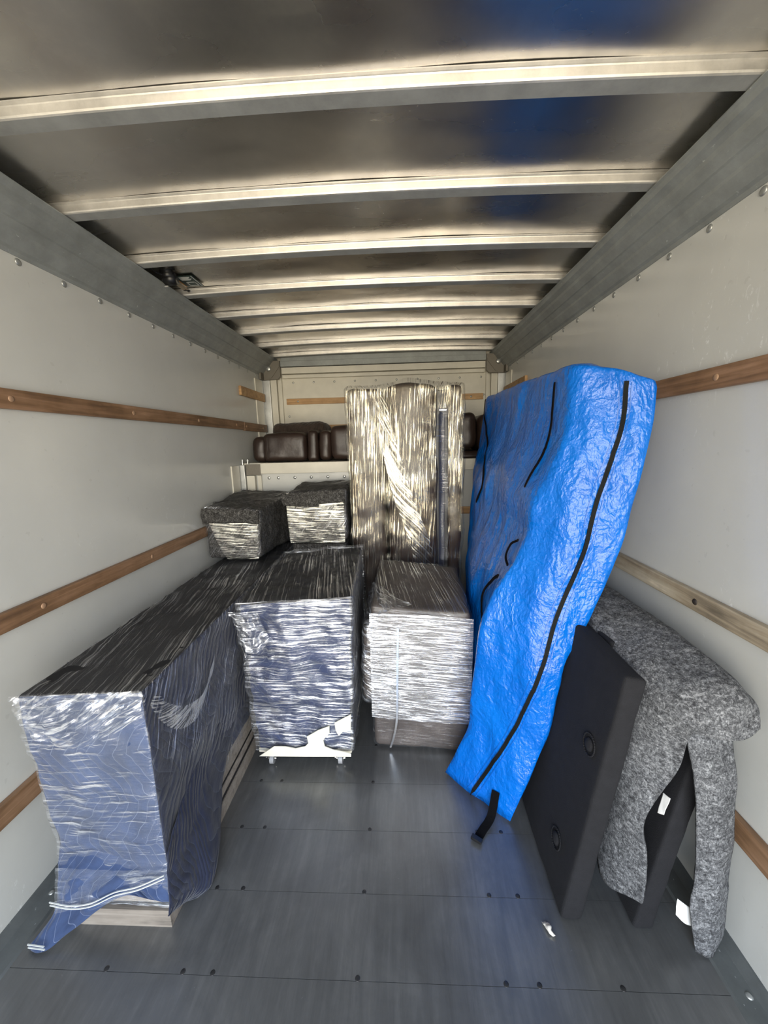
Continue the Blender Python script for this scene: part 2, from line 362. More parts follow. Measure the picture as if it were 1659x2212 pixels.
def hexblock(bot, top, res=.03, r=.02, disp=None, grow=0.0, mats_faces=None):
    """rounded six-sided body. corners: front-left, front-right, back-right, back-left (bottom, top)"""
    b = [Vector(v) for v in bot]; t = [Vector(v) for v in top]
    S = [((b[1]-b[0]).length+(t[1]-t[0]).length)/2, ((b[3]-b[0]).length+(b[2]-b[1]).length)/2, sum((t[i]-b[i]).length for i in range(4))/4]
    if grow:
        for (P, sz) in ((b, -1), (t, 1)):
            for i, (sx, sy) in enumerate(((-1, -1), (1, -1), (1, 1), (-1, 1))): P[i] = P[i]+Vector((sx*grow, sy*grow, sz*grow if sz > 0 else 0))
    def tri(x, y, z):
        f = lambda P: (P[0]*(1-x)+P[1]*x)*(1-y)+(P[3]*(1-x)+P[2]*x)*y
        return f(b)*(1-z)+f(t)*z
    def lv(L):
        n = max(3, int((L-2*r)/res)); k = 4
        a = [r*(1-math.cos(math.pi/2*i/k)) for i in range(k)]
        return [0]+a[1:]+[r+(L-2*r)*i/n for i in range(n+1)]+[L-q for q in a[:0:-1]]+[L]
    Lx, Ly, Lz = lv(S[0]), lv(S[1]), lv(S[2]); nx, ny, nz = len(Lx)-1, len(Ly)-1, len(Lz)-1
    bm = bmesh.new(); uvl = bm.loops.layers.uv.verify(); D = {}
    def vert(i, j, k):
        if (i, j, k) in D: return D[i, j, k]
        q = [Lx[i], Ly[j], Lz[k]]; inner = [min(max(q[a], r), S[a]-r) for a in range(3)]
        d = Vector([q[a]-inner[a] for a in range(3)])
        if d.length > 1e-9: d = d.normalized()*r
        w = [inner[a]+d[a] for a in range(3)]
        v = bm.verts.new(tri(w[0]/S[0], w[1]/S[1], w[2]/S[2])); D[i, j, k] = v; return v
    def quads(A, B, fn, uvf, mi):
        for a in range(A):
            for c in range(B):
                ids = [fn(a, c), fn(a+1, c), fn(a+1, c+1), fn(a, c+1)]
                f = bm.faces.new([vert(*q) for q in ids]); f.material_index = mi
                for l, q in zip(f.loops, ids): l[uvl].uv = uvf(*q)
    mf = mats_faces or {}
    quads(nx, nz, lambda a, c: (a, 0, c), lambda i, j, k: (Lx[i], Lz[k]), mf.get('front', 0))
    quads(nx, nz, lambda a, c: (nx-a, ny, c), lambda i, j, k: (Lx[i], Lz[k]), mf.get('back', 0))
    quads(ny, nz, lambda a, c: (nx, a, c), lambda i, j, k: (Ly[j]+S[0], Lz[k]), mf.get('right', 0))
    quads(ny, nz, lambda a, c: (0, ny-a, c), lambda i, j, k: (-Ly[j], Lz[k]), mf.get('left', 0))
    quads(nx, ny, lambda a, c: (a, c, nz), lambda i, j, k: (Lx[i], Ly[j]+S[2]), mf.get('top', 0))
    quads(nx, ny, lambda a, c: (a, ny-c, 0), lambda i, j, k: (Lx[i], -Ly[j]), mf.get('bottom', 0))
    bm.normal_update()
    if disp:
        mv = [(v, v.normal.copy()*disp(v.co, v.normal)) for v in bm.verts]
        for v, d in mv: v.co += d
    return bm
def wr(scale, amp, seed=0, st=(1, 1, 1), oct=3):
    def f(co, nn=None, *a):
        p = Vector((co.x*st[0]*scale+seed, co.y*st[1]*scale, co.z*st[2]*scale))
        return amp*noise.fractal(p, .8, 2.0, oct)
    return f
def ribbon(bm, pts, w, side, h=.003, n=40, uvs=False):
    """thin strap with real thickness along a smooth path; side(i) gives its width direction"""
    P = [Vector(p) for p in pts]; R = []
    for i in range(n+1):
        c = crom(P, i/n); s = Vector(side if not callable(side) else side(i/n)).normalized(); d = (crom(P, min(1, i/n+.02))-crom(P, max(0, i/n-.02))).normalized()
        u = d.cross(s).normalized()
        R.append([bm.verts.new(c+s*a*w/2+u*b*h/2) for a, b in ((-1, -1), (1, -1), (1, 1), (-1, 1))])
    for i in range(n):
        for k in range(4): bm.faces.new((R[i][k], R[i][(k+1) % 4], R[i+1][(k+1) % 4], R[i+1][k]))
    bm.faces.new(R[0][::-1]); bm.faces.new(R[-1])
    bmesh.ops.recalc_face_normals(bm, faces=bm.faces[:])
def dome_proto(name, r, h, mat):
    bm = bmesh.new()
    bmesh.ops.create_uvsphere(bm, u_segments=14, v_segments=8, radius=r)
    bmesh.ops.delete(bm, geom=[v for v in bm.verts if v.co.z < -1e-5], context='VERTS')
    for v in bm.verts: v.co.z *= h/r
    e = [q for q in bm.edges if q.is_boundary]
    bmesh.ops.contextual_create(bm, geom=e)
    me = bpy.data.meshes.new(name); bm.to_mesh(me); bm.free(); me.materials.append(mat)
    for p_ in me.polygons: p_.use_smooth = True
    return me
RIV = dome_proto('rivet', .0125, .006, M['rivet']); RIV_S = dome_proto('rivet', .010, .005, M['rivet']); SCR = dome_proto('screw', .0078, .0015, M['screw'])
RIV_W = dome_proto('rivet', .011, .0035, simple('brown_painted_rivet', (.38, .24, .15), .5, .2))
RIV_P = dome_proto('rivet', .011, .0035, simple('dark_rivet', (.05, .04, .035), .5, .4))
def put(me, name, loc, nrm, parent):
    o = bpy.data.objects.new(name, me); COL.objects.link(o); o.parent = parent
    o.location = loc; o.rotation_euler = Vector(nrm).to_track_quat('Z', 'Y').to_euler()
    return o

# ------------------------------------------------------------------ the box of the truck
XW = 1.17; YB = 3.19; YF = 3.93; ZA = 1.43; ZT = 2.47
def structure(o, label=None): o['kind'] = 'structure'; o['label'] = label or ''; return o
def sheetwall(name, lo, hi, mat, lab):
    bm = bmesh.new(); box(bm, lo, hi); return structure(link(name, bm, mat), lab)
wl = sheetwall('wall_left', (-XW-.04, Y0, -.05), (-XW, YF+.05, 2.5), M['wall'], 'glossy white left side wall of the truck box')
wrt = sheetwall('wall_right', (XW, Y0, -.05), (XW+.04, YF+.05, 2.5), M['wall'], 'glossy white right side wall of the truck box')
wf = sheetwall('wall_front', (-XW, YF, ZA-.05), (XW, YF+.04, 2.5), M['cream'], 'cream front wall above the cab shelf')
wb = sheetwall('wall_back', (-XW, YB, 0), (XW, YB+.04, ZA-.035), M['wall'], 'white bulkhead below the cab shelf')
sh = sheetwall('trim_1', (-XW, YB-.004, ZA-.035), (XW, YF, ZA+.012), M['cream'], 'cream shelf over the cab')
# floor: boards laid across, seams every 0.225 m
bm = bmesh.new(); y = Y0; ys = [Y0]
k = .873-.225*5
while k < YB: 
    if k > Y0+.02: ys.append(k)
    k += .225
ys.append(YB)
for a, b in zip(ys[:-1], ys[1:]):
    prism(bm, [(a+.0006, -.03), (b-.0006, -.03), (b-.0006, 0), (a+.0006, 0)], 0, -XW, XW)
box(bm, (-XW, Y0, -.05), (XW, YB, -.004))
fl = structure(link('floor', bm, M['floor']), 'dark grey scuffed floor of cross boards')
for j in range(0, 11):
    yy = .879+.2254*j
    if yy > 3.1: break
    for xx in ((-1.102, -.77, -.53, -.435, .007, .447, .545, .782, 1.113) if j == 0 else (-.53, -.433, .008, .448, .546)):
        if (j == 1 and xx == .782): continue
        put(SCR, 'screw', (xx+random.uniform(-.002, .002), yy, .0), (0, 0, 1), fl)
# ceiling: one thin crowned aluminium skin
bm = bmesh.new(); nx, ny = 48, 100; V = []
def crown(x): return .022*(1-(x/XW)**2)
for lvl in (0, .004):
    V.append([[bm.verts.new((-XW-.02+(2*XW+.04)*i/nx, Y0+(YF+.02-Y0)*j/ny, 2.438+lvl+crown(-XW+2*XW*i/nx)+.004*noise.noise(Vector((i*.11, j*.16, 3))))) for i in range(nx+1)] for j in range(ny+1)])
for j in range(ny):
    for i in range(nx):
        a = V[0]; bm.faces.new((a[j][i], a[j+1][i], a[j+1][i+1], a[j][i+1])); a = V[1]; bm.faces.new((a[j][i], a[j][i+1], a[j+1][i+1], a[j+1][i]))
structure(link('ceiling', bm, M['ceil'], smooth=True), 'scuffed bare aluminium roof skin')
# roof bows: curved hat sections across the roof
nt_ = 2
for i in range(8):
    y1 = 1.1545+.3847*i; y0_ = y1-.054; bm = bmesh.new(); n = 32; rings = []
    prof = [(y0_-.012, .030), (y0_-.012, .027), (y0_-.001, .027), (y0_, .024), (y0_+.001, .006), (y0_+.003, .002), (y0_+.007, 0), (y1-.004, 0), (y1, .003), (y1, .027), (y1+.010, .027), (y1+.010, .030)]
    for j in range(n+1):
        x = -XW+.06+(2*XW-.12)*j/n
        rings.append([bm.verts.new((x, q[0], 2.407+q[1]+crown(x))) for q in prof])
    for j in range(n):
        for k in range(len(prof)):
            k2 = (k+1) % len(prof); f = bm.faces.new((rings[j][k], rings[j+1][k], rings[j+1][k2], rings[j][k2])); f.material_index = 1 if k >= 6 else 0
    bm.faces.new(rings[0]); bm.faces.new(rings[-1][::-1]); bmesh.ops.recalc_face_normals(bm, faces=bm.faces[:])
    structure(link('trim_%d' % nt_, bm, [M['bow'], M['bow_under']]), 'pale aluminium roof bow, number %d counted from the rear opening' % (i+1) if 0 else ['pale curved roof bow nearest the camera', 'second roof bow from the camera', 'third roof bow from the camera', 'fourth roof bow from the camera, beside the ceiling fitting', 'fifth roof bow from the camera', 'sixth roof bow from the camera', 'roof bow next to last before the front wall', 'roof bow closest to the front wall'][i]); nt_ += 1
# roof rails: ridged extrusions between side wall and roof
for s, nm in ((-1, 'left'), (1, 'right')):
    pr = [(1.170, 2.250), (1.166, 2.250), (1.160, 2.262), (1.148, 2.268), (1.122, 2.300), (1.118, 2.310), (1.098, 2.330), (1.090, 2.332), (1.068, 2.356), (1.062, 2.368), (1.050, 2.378), (1.040, 2.384), (1.032, 2.398), (1.025, 2.404), (1.025, 2.4075), (1.040, 2.412), (1.15, 2.44), (1.170, 2.44)]
    bm = bmesh.new(); prism(bm, [(s*a, b) for a, b in pr], 1, Y0, YF-.03)
    rl = structure(link('trim_%d' % nt_, bm, M['rail']), 'grey roof rail along the %s wall' % nm); nt_ += 1
    for i in range(8):
        for dx, dy in ((0, 0), (.008, .02), (.008, -.012), (0, .028)):
            d = Vector((-s*.62, 0, -.78)); c = Vector((s*(1.0275+.012), 1.125+.3847*i+dy-.01, 2.3915)) + Vector((s*dx*.62, 0, -dx*.78))
            o = put(RIV_S, 'rivet', c, d, rl); o.scale = (.3, .3, .5)
    w_ = wl if s < 0 else wrt
    for j in range(15):
        put(RIV, 'rivet', (s*XW, 1.2325+.1872*j-(.0 if s > 0 else -.003), 2.234), (-s, 0, 0), w_)
    # kick strip along the floor: sloped cove plus flat flange
    bm = bmesh.new(); prism(bm, [(s*XW, 0), (s*XW, .030), (s*(XW-.006), .030), (s*(XW-.024), .012), (s*(XW-.030), .008), (s*(XW-.085), .006), (s*(XW-.092), 0)], 1, Y0, YB-.01)
    ks = structure(link('baseboard_'+nm, bm, M['kick']), 'scuffed dark kick strip along the %s wall' % nm)
    for j in range(12):
        put(RIV_S, 'rivet', (s*(XW-.045), .47+.2*j, .0065), (0, 0, 1), ks)
        
# corner posts, shelf edge trim, header beams, joint strips at the front
def strip(lo, hi, mat, lab, bevel=.002):
    global nt_
    bm = bmesh.new(); box(bm, lo, hi, bevel); o = structure(link('trim_%d' % nt_, bm, mat), lab); nt_ += 1; return o
for s, nm in ((-1, 'left'), (1, 'right')):
    def sx(a, b): return (min(s*a, s*b), max(s*a, s*b))
    a, b = sx(1.17, 1.105); strip((a, YF-.075, ZA+.012), (b, YF-.002, 2.26), M['silver'], 'silver corner post on the %s of the cab shelf' % nm)
    a, b = sx(1.104, 1.045); strip((a, YF-.05, ZA+.012), (b, YF-.002, 2.26), M['cream'], 'cream post flange on the %s of the front wall' % nm)
    a, b = sx(1.030, 1.000); strip((a, YF-.03, ZA+.012), (b, YF-.002, 2.26), M['cream'], 'narrow cream edge strip on the %s of the front wall' % nm)
    a, b = sx(1.17, 1.125); strip((a, YB-.075, .01), (b, YB-.004, ZA+.0), M['silver'], 'silver bulkhead corner post on the %s' % nm)
    a, b = sx(1.122, 1.055); strip((a, YB-.05, .01), (b, YB-.004, ZA-.09), M['cream'], 'cream bulkhead post flange on the %s' % nm)
    a, b = sx(1.040, 1.008); strip((a, YB-.025, .01), (b, YB-.004, ZA-.09), M['cream'], 'narrow cream bulkhead edge strip on the %s' % nm)
    a, b = sx(1.17, 1.160); strip((a, 3.62, ZA+.05), (b, 3.80, 2.20), M['cream'], 'cream joint strip at the far end of the %s wall' % nm, .001)
    a, b = sx(1.17, 1.160); strip((a, 2.96, .05), (b, 3.10, ZA), M['cream'], 'cream joint strip before the bulkhead on the %s wall' % nm, .001)
    # cast corner bracket
    bm = bmesh.new()
    prism(bm, [(s*1.16, 2.21), (s*1.16, 2.385), (s*.985, 2.385), (s*.985, 2.24), (s*1.01, 2.215), (s*1.05, 2.215)], 1, YF-.11, YF-.08)
    prism(bm, [(s*1.165, 2.21), (s*1.165, 2.30), (s*1.145, 2.30), (s*1.145, 2.21)], 1, YF-.19, YF-.08)
    prism(bm, [(s*1.09, 2.225), (s*1.07, 2.225), (s*.99, 2.325), (s*.99, 2.35)], 1, YF-.118, YF-.10)
    bk = structure(link('trim_%d' % nt_, bm, M['bracket']), 'brown grey cast bracket in the %s upper corner' % nm); nt_ += 1
    put(RIV, 'rivet', (s*1.095, YF-.11, 2.315), (0, -1, 0), bk).scale = (2.0, 2.0, 1.6)
strip((-.985, YF-.07, 2.385), (.985, YF-.002, 2.43), M['rail'], 'grey header beam under the roof at the front wall')
strip((-.985, YF-.085, 2.335), (.985, YF-.002, 2.384), M['rail'], 'grey lower lip of the header beam')
strip((-.985, YF-.06, 2.272), (.985, YF-.002, 2.330), M['cream'], 'cream header rail on the front wall')
strip((-.985, YF-.045, 2.232), (.985, YF-.002, 2.262), M['cream'], 'thin cream rail below the header')
strip((-1.008, YB-.045, ZA-.075), (1.008, YB-.0045, ZA+.012), M['cream'], 'cream lipped edge of the cab shelf')
st_ = strip((-1.12, YB-.052, ZA-.085), (-1.0, YB-.046, ZA+.004), M['bracket'], 'small brown bracket plate at the left end of the shelf edge', .001)
for x in [-.89+.2052*i for i in range(10)]:
    put(RIV_S, 'rivet', (x, YF, 2.195), (0, -1, 0), wf)
for z in (1.87, 1.60): put(RIV_S, 'rivet', (-.95, YF, z), (0, -1, 0), wf); put(RIV_S, 'rivet', (.985, YF, z+.16), (0, -1, 0), wf)
for x in (-.95, -.87, -.73, -.59, -.45, -.31, .53, .67, .81, .95): put(RIV_S, 'rivet', (x, YB, 1.315), (0, -1, 0), wb).scale = (1.3, 1.3, 1)
put(RIV_S, 'rivet', (-.95, YB, 1.20), (0, -1, 0), wb)
for x in (-1.155, -1.11):
    bm = bmesh.new(); cyl(bm, (x, YB-.03, ZA), (x, YB-.03, ZA+.045), .006, 8); cyl(bm, (x, YB-.03, ZA+.03), (x, YB-.03, ZA+.04), .011, 6)
    link('bolt', bm, M['rivet'], st_)

# wooden tie rails screwed to the walls
def slat(s, y0, y1, z0, z1, mat, label, riv, rme, group='wooden tie rails on the side walls', endpale=False):
    bm = bmesh.new(); a, b = sorted((s*XW, s*(XW-.022)))
    box(bm, (a, y0, z0), (b, y1, z1), .004)
    o = tag(link('wooden_rail', bm, mat), label, 'wooden rail', group)
    for yy in riv: put(rme, 'screw', (s*(XW-.022), yy, (z0+z1)/2), (-s, 0, 0), o)
    return o
slat(-1, Y0, 3.252, 1.721, 1.788, M['wood_brown'], 'long brown wooden rail high on the left wall', (.02, .66, 1.285, 1.89, 2.51, 3.10), RIV_W)
slat(-1, 3.262, 3.82, 1.715, 1.786, M['wood_brown'], 'short brown wooden rail piece beyond the pale joint on the left wall above the shelf', (3.3, 3.7), RIV_W)
slat(-1, 3.25, 3.82, 2.005, 2.080, M['wood_tan'], 'short tan wooden rail near the left roof corner', (3.7,), RIV_W)
slat(-1, Y0, 3.05, .990, 1.056, M['wood_brown'], 'brown wooden rail at mid height on the left wall', (.02, .64, 1.262, 1.883, 2.50), RIV_W)
slat(-1, Y0, 3.05, .371, .446, M['wood_brown'], 'low brown wooden rail on the left wall behind the long wrapped cabinet', (.6, 1.25, 1.9), RIV_W)
slat(1, Y0, 3.10, 1.721, 1.788, M['wood_brown'], 'brown wooden rail high on the right wall beside the blue mattress bag', (.03, .66, 1.291, 1.9, 2.5), RIV_W)
slat(1, 3.19, 3.82, 2.005, 2.080, M['wood_tan'], 'short tan wooden rail high on the right wall behind the blue bag', (3.3,), RIV_W)
slat(1, Y0, 3.05, .990, 1.056, M['wood_pale'], 'pale weathered wooden rail at mid height on the right wall', (.02, .66, 1.264, 1.9, 2.5), RIV_P)
slat(1, Y0, 3.05, .371, .446, M['wood_brown'], 'low brown wooden rail on the right wall beside the grey felt blanket', (.3, .64, 1.5), RIV_W)
def fslat(y, x0, x1, z0, z1, label, rx):
    bm = bmesh.new(); box(bm, (x0, y-.02, z0), (x1, y, z1), .003)
    o = tag(link('wooden_rail', bm, M['wood_tan']), label, 'wooden rail', 'tan rails across the front')
    for x in rx: put(RIV_S, 'screw', (x, y-.02, (z0+z1)/2), (0, -1, 0), o)
fslat(YF, -.965, .979, 1.984, 2.040, 'upper tan wooden rail across the front wall behind the tall wrapped piece', (-.85, -.2, .3, .86))
fslat(YF, -.965, .979, 1.712, 1.778, 'lower tan wooden rail across the front wall just above the leather sofa', (-.85, .86))
fslat(YB, -.965, .965, .985, 1.045, 'tan wooden rail across the bulkhead, seen between the tall piece and the blue bag', (-.8, .8))

# ceiling fitting and sticker
t = empty('roof_light_fitting', 'small black roof fitting with a metal bar at the left roof rail', 'ceiling fitting')
t.location = (-.985, 2.05, 2.43)
bm = bmesh.new(); cyl(bm, (-.02, 0, -.015), (.035, 0, -.015), .028, 16); cyl(bm, (.0, -.03, .0), (.0, .02, .01), .03, 12); link('housing', bm, M['black'], t, True)
bm = bmesh.new(); cyl(bm, (-.026, 0, -.015), (-.02, 0, -.015), .017, 16)
for a in (-.032, .032): cyl(bm, (-.024, 0, -.015+a), (-.008, 0, -.015+a), .005, 8)
link('bolt', bm, M['chrome'], t)
bm = bmesh.new(); box(bm, (-.004, .02, -.018), (.022, .135, -.010), .002); link('bar', bm, M['wood_pale'], t)
bm = bmesh.new(); ribbon(bm, [(.01, .12, -.014), (.02, .15, -.02), (.012, .17, -.006), (-.01, .15, -.012)], .006, (0, 0, 1), .005, 12)
link('cord', bm, M['black'], t); bm = bmesh.new(); ribbon(bm, [(0, .0, .0), (-.03, -.05, -.005), (-.04, -.09, .002)], .006, (0, 0, 1), .005, 8); link('cord', bm, M['black'], t)
t = empty('warning_sticker', 'small dark slanted sticker with white boxes on the roof skin', 'sticker'); t.location = (-.935, 2.15, 2.440)
t.location.z = 2.438+crown(-.935)-.004
bm = bmesh.new(); box(bm, (-.05, -.065, -.0012), (.05, .065, 0)); link('backing', bm, M['sgreen'], t)
bm = bmesh.new(); box(bm, (-.05, -.065, -.0020), (-.044, .065, -.0012)); link('edge_stripe', bm, M['orange'], t)
bm = bmesh.new()
for q in ((-.03, -.052, .03, -.012),): 
    for i in range(6): box(bm, (q[0], q[1]+i*.007, -.0020), (q[2]-.006*(i % 3), q[1]+i*.007+.003, -.0012))
box(bm, (.040, -.06, -.0020), (.044, .06, -.0012))
x0, y0, x1, y1 = -.02, .008, .03, .055
for q in ((x0, y0, x1, y0+.005), (x0, y1-.005, x1, y1), (x0, y0, x0+.005, y1), (x1-.005, y0, x1, y1)): box(bm, (q[0], q[1], -.0020), (q[2], q[3], -.0012))
link('print', bm, M['white_ink'], t)

# ------------------------------------------------------------------ long cabinet wrapped in navy blanket and film, left
t = empty('wrapped_cabinet', 'long low cabinet in navy quilted blanket and clear film along the left wall', 'wrapped furniture'); t.location = (-.85, .99, 0)
def rel(o, t): o.matrix_parent_inverse = Matrix.Translation(-Vector(t.location)); return o
bm = bmesh.new()
prism(bm, [(.986, 0), (3.05, 0), (3.05, .068), (.986, .068)], 0, -.990, -.628)
pb = rel(link('plinth', bm, M['plinth'], t), t)
bm = bmesh.new(); box(bm, (-.985, 1.0, .068), (-.633, 3.04, .090)); rel(link('shadow_gap', bm, M['black'], t), t)
bm = bmesh.new(); box(bm, (-.990, .994, .090), (-.630, 3.05, .128), .003); box(bm, (-.985, 1.01, .128), (-.633, 3.04, .138), 0, 1); box(bm, (-.988, 1.012, .138), (-.634, 3.05, .26), .003)
rel(link('cabinet_body', bm, [M['plinth'], M['black']], t), t)
wz = wr(5, .010, 3); wz2 = wr(14, .006, 9)
def dl(co, nn):
    v = wz(co)+wz2(co)*.8
    if nn.y < -.5: v -= .010*abs(math.sin(co.x*13+noise.noise(co*4)))*max(0, (.5-co.z))*1.6
    if co.z > .845: v *= .3
    return v
LB = [(-.985, .995, .20), (-.618, .995, .20), (-.655, 3.05, .26), (-1.12, 3.05, .26)]
LT = [(-1.003, .980, .860), (-.612, .985, .872), (-.700, 3.05, .81), (-1.155, 3.05, .79)]
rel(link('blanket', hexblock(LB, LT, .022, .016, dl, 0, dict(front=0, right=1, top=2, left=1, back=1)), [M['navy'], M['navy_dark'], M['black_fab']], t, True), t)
# hem tails hanging over the plinth, left tail reaching the floor
def tw(p, u, v): return .008*math.sin(u*17+v*3)*v+.005*noise.noise(Vector((u*6, v*7, 1)))
bm = patch_bm([[(-.985, 1.01, .30), (-.90, 1.01, .29), (-.80, 1.01, .28), (-.70, 1.01, .26), (-.622, 1.01, .25)],
               [(-.990, .984, .20), (-.91, .980, .205), (-.80, .980, .215), (-.71, .980, .20), (-.614, .984, .19)],
               [(-1.00, .960, .09), (-.93, .960, .115), (-.85, .966, .140), (-.715, .968, .172), (-.608, .970, .135)],
               [(-1.06, .915, .012), (-.985, .910, .014), (-.875, .960, .085), (-.715, .966, .160), (-.606, .968, .122)]], 60, 34, tw, .004)
rel(link('blanket_hem', bm, M['navy'], t, True), t)
bm = bmesh.new()
def stripe(pts, w=.003):
    for dz in (0, .012): ribbon(bm, [(x, y, z+dz) for x, y, z in pts], w, (0, 0, 1), .003, 40)
stripe([(-1.045, .905, .028), (-.985, .900, .030)]); stripe([(-1.0, .953, .125), (-.93, .950, .118), (-.86, .952, .128), (-.78, .958, .165), (-.70, .958, .19), (-.61, .962, .232)])
rel(link('white_stitching', bm, M['white_ink'], t), t)
bm = patch_bm([[(-.985, .979, .24), (-.80, .976, .24), (-.612, .980, .24)], [(-.992, .966, .15), (-.80, .968, .16), (-.610, .972, .15)], [(-.985, .948, .10), (-.80, .955, .135), (-.608, .960, .118)]], 60, 24, lambda p, u, v: .004*noise.noise(Vector((u*12, v*8, 2))))
rel(link('film_hem', bm, M['film_long'], t, True), t)
# flare of blanket and film on the corridor side
bm = patch_bm([[(-.606, .985, .30), (-.618, 1.10, .36), (-.628, 1.28, .42), (-.640, 1.6, .42)],
               [(-.604, .975, .20), (-.590, 1.09, .22), (-.600, 1.20, .28), (-.636, 1.6, .34)],
               [(-.602, .955, .11), (-.585, 1.06, .06), (-.545, 1.135, .075), (-.632, 1.45, .27)],
               [(-.604, .950, .10), (-.625, 1.03, .03), (-.555, 1.140, .012), (-.630, 1.40, .25)]], 50, 34, wr(9, .008, 5), .004)
rel(link('blanket_flap', bm, M['navy_dark'], t, True), t)
def dlf(co, nn):
    v = wz(co)+wz2(co)*.8
    if nn.y < -.5 and co.z > .66:
        v += .018*abs(noise.noise(Vector((co.x*16, 1, co.z*16))))+.008*noise.noise(Vector((co.x*45, 4, co.z*45)))
    return v
fm = dict(front=0, right=1, left=1, back=0, top=2, bottom=0)
rel(link('stretch_film', hexblock([(-.985, .995, .17), (-.618, .995, .17), (-.655, 3.03, .26), (-1.12, 3.03, .26)], [(-.995, .982, .860), (-.614, .988, .872), (-.700, 3.05, .81), (-1.153, 3.05, .79)], .016, .012, dlf, .005, fm), [M['film_long'], M['film_side'], M['film_top']], t, True), t)
M['film_scuff'] = film_mat('clear_film_rubbed_band', -.95, .9, tint=(1, .97, .88), sy=110, sx=7, lo=.45, hi=.56, base=.0, haze=.15, bs=.5, wave=.01, patchy=.5)
bm = patch_bm([[(-.606, 1.005, .815), (-.606, 1.035, .835)], [(-.606, 1.04, .735), (-.606, 1.085, .765)], [(-.606, 1.10, .655), (-.604, 1.155, .700)], [(-.606, 1.18, .605), (-.604, 1.23, .665)], [(-.610, 1.27, .60), (-.608, 1.31, .66)], [(-.620, 1.40, .68), (-.618, 1.42, .74)]], 10, 50, wr(14, .003, 3))
rel(link('rubbed_film', bm, M['film_scuff'], t, True), t)
# bunched film drooping below the top front edge
bm = patch_bm([[(-.998, .962, .872), (-.92, .962, .876), (-.80, .965, .880), (-.70, .968, .883), (-.600, .970, .885)],
               [(-.980, .950, .815), (-.91, .938, .80), (-.80, .936, .79), (-.70, .945, .81), (-.603, .962, .83)],
               [(-.962, .955, .76), (-.90, .945, .735), (-.80, .945, .715), (-.72, .955, .745), (-.605, .966, .80)]], 70, 40,
              lambda p, u, v: .010*noise.noise(Vector((u*9, v*7, 2)))+.005*abs(noise.noise(Vector((u*26+v*9, v*10, 5)))))
rel(link('bunched_film', bm, M['film_bunch'], t, True), t)

# ------------------------------------------------------------------ box on casters in navy blanket
t = empty('wrapped_trolley_box', 'navy blanket box in shiny film on small casters, cream cloth at its lower corner', 'wrapped furniture'); t.location = (-.35, 1.65, 0)
BB = [(-.575, 1.650, .075), (-.100, 1.645, .085), (-.110, 2.48, .085), (-.600, 2.38, .075)]
BT = [(-.610, 1.648, .855), (-.080, 1.642, .885), (-.115, 2.54, .885), (-.606, 2.40, .880)]
w3 = wr(6, .012, 21); w4 = wr(16, .006, 12)
def db(co, nn):
    v = w3(co)+w4(co)
    if nn.y < -.5 and co.x < -.48 and .55 < co.z < .78: v -= .020
    return v
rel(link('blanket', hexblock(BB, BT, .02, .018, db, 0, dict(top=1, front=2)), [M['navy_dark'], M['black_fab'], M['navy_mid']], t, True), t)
def flatpoly(bm, pts, y, th=.003):
    prism(bm, pts, 1, y-th, y)
bm = bmesh.new()
flatpoly(bm, [(-.557, .076), (-.479, .132), (-.422, .132), (-.374, .122), (-.325, .134), (-.308, .152), (-.314, .188), (-.256, .224), (-.201, .247), (-.203, .207), (-.235, .171), (-.229, .135), (-.189, .117), (-.150, .109), (-.102, .096), (-.103, .080), (-.329, .077)], 1.620, .004)
flatpoly(bm, [(-.175, .265), (-.095, .310), (-.099, .221), (-.137, .217), (-.158, .194), (-.172, .225)], 1.620, .004)
rel(link('cream_cloth', bm, M['cream_fab'], t), t)
bm = bmesh.new(); box(bm, (-.575, 1.66, .060), (-.105, 2.40, .082), .004); rel(link('base_board', bm, M['cream_fab'], t), t)
rel(link('stretch_film', hexblock(BB, BT, .014, .015, db, .016, dict(front=0, right=1, left=1, back=0, top=2, bottom=0)), [M['film_front'], M['film_side'], M['film_top']], t, True), t)
bm = patch_bm([[(-.636, 1.600, .84), (-.56, 1.605, .835), (-.50, 1.61, .83)], [(-.605, 1.600, .76), (-.54, 1.582, .74), (-.47, 1.60, .75)], [(-.60, 1.605, .68), (-.52, 1.590, .64), (-.44, 1.608, .70)]], 40, 36,
              lambda p, u, v: .014*noise.noise(Vector((u*6, v*6, 2)))+.006*abs(noise.noise(Vector((u*14+v*10, v*12, 5)))))
rel(link('bunched_film', bm, M['film_front'], t, True), t)
def caster(x, y):
    bm = bmesh.new(); box(bm, (x-.020, y-.02, .052), (x+.020, y+.02, .060)); box(bm, (x-.015, y-.012, .022), (x-.012, y+.012, .053)); box(bm, (x+.012, y-.012, .022), (x+.015, y+.012, .053))
    for s in (-1, 1): cyl(bm, (x+s*.013, y, .026), (x+s*.022, y, .026), .005, 8)
    for s in (-1, 1): cyl(bm, (x+s*.020, y-.018, .046), (x+s*.026, y-.018, .046), .004, 8)
    f = rel(link('caster_fork', bm, M['chrome'], t), t)
    bm = bmesh.new(); cyl(bm, (x-.010, y, .024), (x+.010, y, .024), .024, 24); w = link('wheel', bm, M['wheel'], f); w.matrix_parent_inverse = Matrix.Translation(-Vector(t.location))
    w.matrix_parent_inverse = Matrix.Identity(4)
for x, y in ((-.509, 1.662), (-.163, 1.668), (-.52, 2.33), (-.17, 2.36)): caster(x, y)

